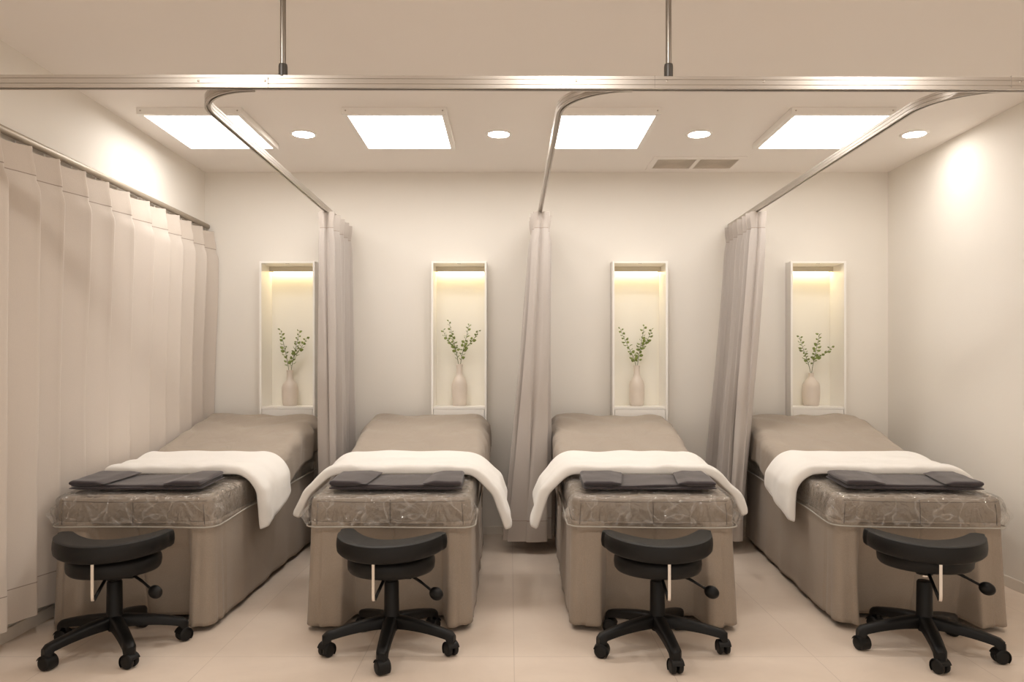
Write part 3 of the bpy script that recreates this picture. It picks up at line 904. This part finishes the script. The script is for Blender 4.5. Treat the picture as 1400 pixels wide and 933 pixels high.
def make_sheet(i, label, cx, rz, hw):
    t = thing('bed_sheet', label, 'bed sheet', (cx, 3.165, 0), rz, 'taupe bed sheets')
    sd = i * 5.9 + 1
    W = hw + .026; r = .045
    v0 = .60
    Lend = BED_L + .010
    amax = W - r + r * PI / 2 + .150
    bmax = Lend - r + r * PI / 2 + .02
    b = bmesh.new()
    def fn(bv, a):
        v, db = fold(bv, Lend, r) if bv > 0 else (bv, 0)
        hd = smooth(.9, 1.7, bv)
        x, da = fold(a, W, r)
        # near the head the cloth is gathered tighter to the side
        zt = top_z(min(v, BED_L)) + .015 + .012 * smooth(.78, .95, bv)
        drop = math.sqrt(da * da + db * db)
        side = smooth(0.0, .06, da)
        s = 1 if a >= 0 else -1
        # wrinkles
        w = .015 * hd * math.sin(bv * 34 + a * 9 + sd + 2 * noise.noise((bv * 4, a * 4, sd))) * side
        w += .020 * noise.noise((bv * 8 + sd, a * 3, 2)) * side
        flat = 1 - side
        zt += flat * smooth(.78, .95, bv) * (.010 * noise.noise((a * 3.2 + sd, bv * 2.2, 4)) + .009 * noise.noise((a * 7 + bv * 5 + sd, bv * 3.0 - a * 4, 5)) + .006 * hd * math.sin(bv * 26 - abs(a) * 18 + sd + 2 * noise.noise((bv * 3, a * 3, sd))))
        zt += flat * .012 * hd * (1 - (a / W) ** 2)
        # pulled up corner at the head
        zt += .010 * math.exp(-((bv - 1.70) / .07) ** 2) * math.exp(-((abs(a) - W * .80) / .09) ** 2)
        out = side * (.006 + .012 * hd) + max(w, -.004)
        if i == 0 and a < 0: out = min(out, .004)
        if bv < .85: out = min(out, .006)
        xx = x + s * out
        if bv > 1.6: xx *= 1 - .012 * smooth(1.6, 1.8, bv)
        return (xx, v + .004 * noise.noise((a * 6, bv * 6, 6)), zt - drop * (1.0 + .10 * noise.noise((bv * 3 + sd, s, 8))))
    As = linspace(-amax, amax, 84); Bs = linspace(v0, bmax, 80)
    grid(b, lambda bv, a: fn(bv, a), Bs, As)
    o = link_mesh('cloth', b, 'sheet', t)
    s = o.modifiers.new('cloth_thickness', 'SOLIDIFY'); s.thickness = .003; s.offset = 1
    return t

FLARE = [(0.0, .06), (.42, .33), (.30, .40), (.04, .40)]     # how far each hanging end stands off the bed
def make_towel(i, label, cx, rz, hw, left, right, skew):
    """thick folded towel laid across the bed with its ends hanging."""
    t = thing('folded_blanket', label, 'blanket', (cx, 3.165, 0), rz, 'white blankets across the beds')
    sd = i * 3.3 + 4
    y0, y1 = .392, .79
    th = .036
    W = hw + .052; r = .100
    amin, amax = -(W - r + r * PI / 2 + left), (W - r + r * PI / 2 + right)
    # loop: stadium cross-section
    sec = []
    nS = 18
    ry = th / 2
    for k in range(nS + 1): sec.append((k / nS, 1.0, 0))            # upper skin, front to back
    for k in range(1, 6): a = PI / 2 - PI * k / 6; sec.append((1.0, math.sin(a), math.cos(a)))
    for k in range(nS, -1, -1): sec.append((k / nS, -1.0, 0))
    for k in range(1, 6): a = -PI / 2 - PI * k / 6; sec.append((0.0, math.sin(a), math.cos(a)))
    def fn(a, q, cap=1.0):
        f, nn, ex = sec[q]
        e = (a - amin) / (amax - amin)
        s = 1 if a >= 0 else -1
        over = max(0, abs(a) - (W - r))
        if over: a = s * (W - r + over * (1 - .20 * f))     # the ends hang lower at the front
        x, d = fold(a, W, r)
        hang = smooth(r * .2, r + .02, d)
        # yy: end edges drift, so the hanging ends splay towards the back
        yv = y0 + (y1 - y0) * f + ex * ry * 1.4 + .008 * noise.noise((a * 5 + sd, f * 2, 0))
        yv += hang * d * (.10 + .30 * f) * skew
        zt = top_z(min(max(yv, 0), 1.7)) if d < .001 else top_z(min(max(y0 + (y1 - y0) * f, 0), 1.7))
        zt += .030
        puff = (1 + .55 * math.exp(-((f - .05) / .16) ** 2) + .15 * math.exp(-((f - 1) / .2) ** 2)) * cap
        # rounded slump over the side, ends flare outward
        xx = x + s * hang * d * FLARE[i][0 if a < 0 else 1]
        N = Vector((s * (math.sin(min(PI / 2, max(0, (abs(a) - (W - r)) / r))) if abs(a) > W - r else 0), 0, 1 if abs(a) <= W - r else max(.35, math.cos(min(PI / 2, (abs(a) - (W - r)) / r))))).normalized()
        off = ry + nn * ry * puff
        if nn < 0: off = max(off, 0.0) * .6
        wr = .009 * noise.noise((a * 7 + sd, f * 4, nn)) + .006 * math.sin(f * 9 + a * 7 + sd) * hang + .005 * noise.noise((a * 16 + sd, f * 5, 3)) * (1 - f)
        p = Vector((xx, yv, zt - d * (1 - .10 * hang))) + N * (off + wr * (1 if nn > 0 else .3))
        return p
    b = bmesh.new()
    n = 74
    rows = []
    for j in range(n + 1):
        a = amin + (amax - amin) * j / n
        e = min(j, n - j)
        rows.append([b.verts.new(fn(a, q, 1 if e > 1 else (.8 if e == 1 else .45))) for q in range(len(sec))])
    m = len(sec)
    for A, B in zip(rows, rows[1:]):
        for k in range(m): b.faces.new((A[k], B[k], B[(k + 1) % m], A[(k + 1) % m]))
    b.faces.new(list(reversed(rows[0]))) ; b.faces.new(rows[-1])
    bmesh.ops.recalc_face_normals(b, faces=b.faces)
    o = link_mesh('cloth', b, 'towel', t)
    s = o.modifiers.new('soften', 'SUBSURF'); s.levels = 1; s.render_levels = 1
    return t

def make_dark(i, label, cx, rz, dx, yaw, mirror):
    y = .203
    t = thing('folded_towel', label, 'towel', (cx + dx * math.cos(rz) - y * math.sin(rz), 3.165 + y * math.cos(rz) + dx * math.sin(rz), top_z(y) + .0205), rz + yaw, 'charcoal towels at the foot of the beds')
    sd = i * 2.7
    w, l = .285, .124
    # slope follows the bed
    slope = (top_z(y + l) - top_z(y - l)) / (2 * l)
    def slab(bm, x0, x1, y0, y1, z0, z1, r, tilt0=0, tilt1=0, seed=0, taper=0):
        n = 26; sec = []
        for k in range(15): sec.append((k / 14, 1, 0))
        for k in range(1, 6): a = PI / 2 - PI * k / 6; sec.append((1, math.sin(a), math.cos(a)))
        for k in range(14, -1, -1): sec.append((k / 14, -1, 0))
        for k in range(1, 6): a = -PI / 2 - PI * k / 6; sec.append((0, math.sin(a), math.cos(a)))
        rows = []
        for j in range(n + 1):
            e = j / n
            rr = min(1.0, .35 + min(j, n - j) * .33)
            if taper: rr *= .12 + .88 * smooth(0, .34, (1 - e) if taper > 0 else e)
            row = []
            for f, nn, ex in sec:
                xa = x0 + tilt0 * f; xb = x1 + tilt1 * f
                x = xa + (xb - xa) * e + .003 * noise.noise((e * 5, f * 4 + seed, sd))
                h = (z1 - z0) / 2
                yy = y0 + (y1 - y0) * f + ex * h * 1.1 + .006 * noise.noise((e * 3.5 + seed, f, sd))
                z = (z0 + z1) / 2 + nn * h * rr + (.004 * noise.noise((x * 8 + seed, yy * 10, sd)) if nn > 0 else 0) + slope * yy
                row.append(bm.verts.new((x, yy, z)))
            rows.append(row)
        m = len(sec)
        for A, B in zip(rows, rows[1:]):
            for k in range(m): bm.faces.new((A[k], B[k], B[(k + 1) % m], A[(k + 1) % m]))
        bm.faces.new(list(reversed(rows[0]))); bm.faces.new(rows[-1])
    b = bmesh.new()
    slab(b, -w, w, -l, l, 0, .011, 0, 0, 0, 1)
    slab(b, -w + .006, w - .004, -l + .004, l - .004, .0105, .020, 0, 0, 0, 2)
    bmesh.ops.recalc_face_normals(b, faces=b.faces)
    bo = link_mesh('folded_layers', b, 'dark_cloth', t)
    for s in (-1, 1):
        b = bmesh.new()
        if s < 0: slab(b, -w - .002, -.120, -l - .004, l - .008, 0.0175, .039, 0, 0, .03, 3, 1)
        else: slab(b, .115, w + .001, -l - .004, l - .008, .0175, .039, 0, .03, 0, 4, -1)
        bmesh.ops.recalc_face_normals(b, faces=b.faces)
        o = link_mesh('end_flap', b, 'dark_cloth', t); sm = o.modifiers.new('soften', 'SUBSURF'); sm.levels = 1; sm.render_levels = 1
    return t

BEDS = [(-1.582, 0.0, .330), (-0.503, 0.010, .337), (0.602, -0.020, .338), (1.722, -0.085, .338)]
ORD = ['leftmost bed, beside the long curtain', 'second bed from the left', 'third bed from the left', 'rightmost bed, beside the bare wall']
BL = ['taupe skirted treatment bed against the long pale curtain on the left', 'taupe skirted treatment bed second from the left, below the tallest vase',
      'taupe skirted treatment bed third from the left, right of the middle bay curtain', 'taupe skirted treatment bed at the right, beside the bare wall']
TW = [(-.115, .20, .4), (.14, .205, .8), (.205, .13, .8), (.168, .10, .3)]
DK = [(-.028, .0), (.012, 0), (.0, -.005), (.012, .0)]
for i, (cx, rz, hw) in enumerate(BEDS):
    make_bed(i, BL[i], cx, rz, hw)
    make_film(i, 'clear plastic cover on the foot of the ' + ORD[i], cx, rz, hw)
    make_sheet(i, 'smooth taupe sheet over the head half of the ' + ORD[i], cx, rz, hw)
    l_, r_, sk = TW[i]
    make_towel(i, 'thick folded white blanket draped across the ' + ORD[i], cx, rz, hw, l_, r_, sk)
    make_dark(i, 'folded charcoal towel lying on the plastic of the ' + ORD[i], cx, rz, DK[i][0], DK[i][1], 1)

# ------------------------------------------------------------------ stools
def caster_meshes():
    b = bmesh.new()
    for s in (-1, 1):
        ring = [(0, .0), (.012, .0), (.022, .001), (.0255, .004), (.0265, .010), (.0255, .0155), (.022, .0185), (.012, .0195), (0, .0195)]
        n = 28; rr = []
        for r, h in ring:
            x = s * (.0035 + h)
            rr.append([b.verts.new((x, 0, 0))] if r == 0 else [b.verts.new((x, r * math.cos(2 * PI * k / n), r * math.sin(2 * PI * k / n))) for k in range(n)])
        for A, B in zip(rr, rr[1:]):
            for k in range(n):
                kk = (k + 1) % n
                if len(A) == 1: b.faces.new((A[0], B[k], B[kk]))
                elif len(B) == 1: b.faces.new((A[k], A[kk], B[0]))
                else: b.faces.new((A[k], A[kk], B[kk], B[k]))
    # hood over the wheels and the stem
    n = 16
    for k in range(n):
        pass
    hood = []
    for k in range(n + 1):
        a = -0.25 * PI + (1.15 * PI) * k / n
        c, s_ = math.cos(a), math.sin(a)
        hood.append([b.verts.new((x, c * r_, s_ * r_)) for x, r_ in ((-.0245, .0255), (-.022, .0292), (0, .0305), (.022, .0292), (.0245, .0255))])
    for A, B in zip(hood, hood[1:]):
        for j in range(4): b.faces.new((A[j], A[j + 1], B[j + 1], B[j]))
    tube(b, [(0, 0.014, .010), (0, .014, .045)], .007, 10)
    bmesh.ops.recalc_face_normals(b, faces=b.faces)
    return b

def make_stool(label):
    t = thing('rolling_stool', label, 'stool', group='black rolling stools')
    R = .252
    # hub and column
    b = bmesh.new(); lathe(b, [(0, .072), (.022, .072), (.026, .08), (.034, .095), (.036, .125), (.031, .135), (.0295, .142), (.0280, .262), (.024, .268), (.015, .269), (0, .269)], 28, cap=False)
    link_mesh('column', b, 'plastic', t, True, 50)
    b = bmesh.new(); lathe(b, [(.0125, .262), (.0125, .318)], 20); o = link_mesh('gas_rod', b, 'chrome', t, True, 50); o['label'] = 'chrome gas lift rod'
    # arms
    cm = None
    for k in range(5):
        a = -PI / 2 + k * 2 * PI / 5
        b = bmesh.new()
        n = 16; rows = []
        for j in range(n + 1):
            f = j / n; rr = .018 + (R + .012 - .018) * f
            top = .134 - .046 * f ** 1.5 - .0
            thick = .048 - .018 * math.sin(f * PI * .5) + (.016 if f > .88 else 0) * smooth(.86, .95, f)
            hwid = .026 - .005 * f
            if f > .93: hwid *= 1 - .35 * ((f - .93) / .07) ** 2; top -= .008 * ((f - .93) / .07) ** 2
            sec = [(-hwid, top - thick), (-hwid, top - .012), (-hwid * .82, top - .004), (-hwid * .45, top), (hwid * .45, top), (hwid * .82, top - .004), (hwid, top - .012), (hwid, top - thick), (hwid * .6, top - thick - .001), (-hwid * .6, top - thick - .001)]
            rows.append([b.verts.new((rr, s, z)) for s, z in sec])
        m = 10
        for A, B in zip(rows, rows[1:]):
            for q in range(m): b.faces.new((A[q], B[q], B[(q + 1) % m], A[(q + 1) % m]))
        b.faces.new(list(reversed(rows[0]))); b.faces.new(rows[-1])
        bmesh.ops.recalc_face_normals(b, faces=b.faces)
        arm = link_mesh('base_arm', b, 'plastic', t, True, 45)
        arm.rotation_euler = (0, 0, a)
        if cm is None:
            c = link_mesh('caster', caster_meshes(), 'rubber', arm, True, 50); cm = c.data
        else:
            c = bpy.data.objects.new('caster', cm); COL.objects.link(c); c.parent = arm
        c.location = (R - .004, 0, .0268)
    # seat
    b = bmesh.new(); rs = .168
    lathe(b, [(0, .308), (rs * .88, .308), (rs * .955, .311), (rs * .995, .320), (rs * 1.01, .340), (rs * 1.0, .356), (rs * .96, .368), (rs * .88, .374), (rs * .5, .376), (0, .3765)], 56, cap=False)
    link_mesh('seat', b, 'leather', t)
    # mechanism plate under the seat
    b = bmesh.new(); box(b, (-.055, -.07, .288), (.055, .07, .3075), .006); box(b, (.02, -.03, .279), (.085, .03, .303), .006)
    lathe(b, [(.03, .272), (.036, .288)], 20)
    link_mesh('mechanism', b, 'plastic', t, True, 40)
    # adjusting lever with an oval knob
    b = bmesh.new(); pts = bezier((.07, -.02, .292), (.11, -.045, .292), (.135, -.055, .27), (.172, -.075, .252), 10)
    tube(b, pts, [.006, .0055, .005, .006, .0055, .006, .005, .005, .005, .005, .006], 8)
    lv = link_mesh('lever', b, 'plastic', t)
    b = bmesh.new()
    bmesh.ops.create_uvsphere(b, u_segments=22, v_segments=14, radius=1)
    for v in b.verts: v.co = Vector((v.co.x * .029, v.co.y * .022, v.co.z * .0245))
    kn = link_mesh('knob', b, 'plastic', lv); kn.location = (.190, -.083, .243); kn.rotation_euler = (0, .35, -.4)
    # crescent back pad: outer arc, hollow inner arc, rounded tips
    b = bmesh.new()
    n = 60
    zc, hh = .4120, .034
    def outline(sh):
        pts = []
        Ro = .214 - sh
        A0 = math.radians(104)
        # outer arc from left tip to right tip through -y
        no, ni, nt = 40, 30, 8
        for k in range(no + 1):
            a = -PI / 2 - A0 * .86 + 2 * A0 * .86 * k / no
            pts.append(Vector((Ro * math.cos(a) * .98, Ro * math.sin(a), 0)))
        end = pts[-1]
        # inner arc: shallow bow
        inner = []
        for k in range(ni + 1):
            u = 1 - 2 * k / ni
            xx = u * (.172 - sh * .2)
            inner.append(Vector((xx, -.075 + (.125) * abs(u) ** 1.9 - sh, 0)))
        # tips
        def tip(p, q, sgn):
            c = (p + q) / 2; d = (q - p) / 2; o = Vector((-d.y, d.x, 0)) * -sgn
            return [c - d * math.cos(PI * k / nt) + Vector((d.y, -d.x, 0)) * math.sin(PI * k / nt) * .75 for k in range(1, nt)]
        return pts + tip(pts[-1], inner[0], 1) + inner + tip(inner[-1], pts[0], 1)
    rings = []
    def bow(p): return .012 * (p.x / .2) ** 2                         # tips ride a little higher
    for sh, z in ((.020, -1), (.008, -.93), (.001, -.72), (-.001, -.2), (0, .35), (.002, .70), (.0045, .86), (.003, .88), (.010, .965), (.024, 1.0)):
        rings.append([b.verts.new((p.x, p.y, zc + z * hh + bow(p))) for p in outline(sh)])
    m = len(rings[0])
    for A, B in zip(rings, rings[1:]):
        for k in range(m): b.faces.new((A[k], A[(k + 1) % m], B[(k + 1) % m], B[k]))
    # caps: strips across from outer arc to inner arc
    for ring, up in ((rings[0], False), (rings[-1], True)):
        f = b.faces.new(ring if up else list(reversed(ring)))
        bmesh.ops.triangulate(b, faces=[f])
    bmesh.ops.recalc_face_normals(b, faces=b.faces)
    link_mesh('back_pad', b, 'leather', t, True, 40)
    # bracket from the pad down and back under the seat
    b = bmesh.new()
    def strip(pts, w=.0105, th=.0045):
        rows = []
        for j, p in enumerate(pts):
            tdir = (pts[min(j + 1, len(pts) - 1)] - pts[max(j - 1, 0)]).normalized()
            nn = Vector((1, 0, 0)).cross(tdir).normalized()
            rows.append([b.verts.new(p + Vector((sx * w / 2, 0, 0)) + nn * (sy * th / 2)) for sx, sy in ((-1, -1), (1, -1), (1, 1), (-1, 1))])
        for A, B in zip(rows, rows[1:]):
            for k in range(4): b.faces.new((A[k], B[k], B[(k + 1) % 4], A[(k + 1) % 4]))
        b.faces.new(list(reversed(rows[0]))); b.faces.new(rows[-1])
    pts = [Vector((0, -.203, .40)), Vector((0, -.203, .30)), Vector((0, -.203, .268))] + bezier((0, -.203, .268), (0, -.203, .246), (0, -.197, .243), (0, -.188, .246), 6)[1:]
    strip(pts)
    bmesh.ops.recalc_face_normals(b, faces=b.faces)
    br = link_mesh('bracket', b, 'chrome', t, True, 40); br['label'] = 'chrome upright of the back pad bracket'
    b = bmesh.new(); tube(b, [(0, -.192, .246), (0, -.13, .275), (0, -.06, .307)], .0065, 8); link_mesh('bracket_arm', b, 'plastic', br)
    return t

STOOLS = [((-1.545, 2.945), math.radians(-33), math.radians(7), .0, 'black rolling stool at the foot of the leftmost bed, beside the long curtain'),
          ((-0.462, 2.945), math.radians(1), math.radians(-10), .0, 'black rolling stool at the foot of the second bed from the left'),
          ((0.578, 2.950), math.radians(4), math.radians(1), .0, 'black rolling stool at the foot of the third bed from the left'),
          ((1.618, 2.940), math.radians(-17), math.radians(-14), .022, 'black rolling stool at the foot of the rightmost bed, with its steel lift showing')]
first = make_stool(STOOLS[0][4])
stools = [first] + [dup(first, (0, 0, 0), 0, s[4]) for s in STOOLS[1:]]
for n_, (st, (loc, rb, rp, lift, lab)) in enumerate(zip(stools, STOOLS)):
    st.location = (loc[0], loc[1], 0)
    k = 0
    for ch in st.children:
        nm = ch.name.split('.')[0]
        if nm == 'base_arm':
            ch.rotation_euler.z = -PI / 2 + k * 2 * PI / 5 + rb
            for c in ch.children: c.rotation_euler.z = [0.3, 2.2, -1.0, 0.9, 1.7][(k + n_ * 2) % 5]
            k += 1
        elif nm in ('seat', 'mechanism', 'lever'):
            ch.rotation_euler.z = 0 if nm == 'seat' else rp * .4
            ch.location.z = lift
        elif nm in ('back_pad', 'bracket'):
            ch.rotation_euler.z = rp
            ch.location.z = 0
        elif nm == 'gas_rod':
            ch.location.z = lift

# ------------------------------------------------------------------ world, camera
w = bpy.data.worlds.new('world'); SC.world = w; w.use_nodes = True
bg = w.node_tree.nodes['Background']; bg.inputs[0].default_value = (1.0, 0.905, 0.81, 1); bg.inputs[1].default_value = 0.48
cam = bpy.data.cameras.new('camera'); co = bpy.data.objects.new('camera', cam); COL.objects.link(co)
co.location = (0, 0, EYE); co.rotation_euler = (PI / 2, 0, 0)
cam.sensor_width = 36; cam.lens = 36 * F / 1400
cam.shift_x = 3 / 1400; cam.shift_y = 39.5 / 1400
cam.clip_start = .05
SC.camera = co
vs = SC.view_settings
vs.view_transform = 'Standard'; vs.look = 'None'; vs.gamma = 1; vs.use_curve_mapping = False
vs.exposure = 1.24
SC.cycles.use_denoising = True
SC.cycles.max_bounces = 14; SC.cycles.diffuse_bounces = 10; SC.cycles.transparent_max_bounces = 12
SC.cycles.sample_clamp_indirect = 6.0
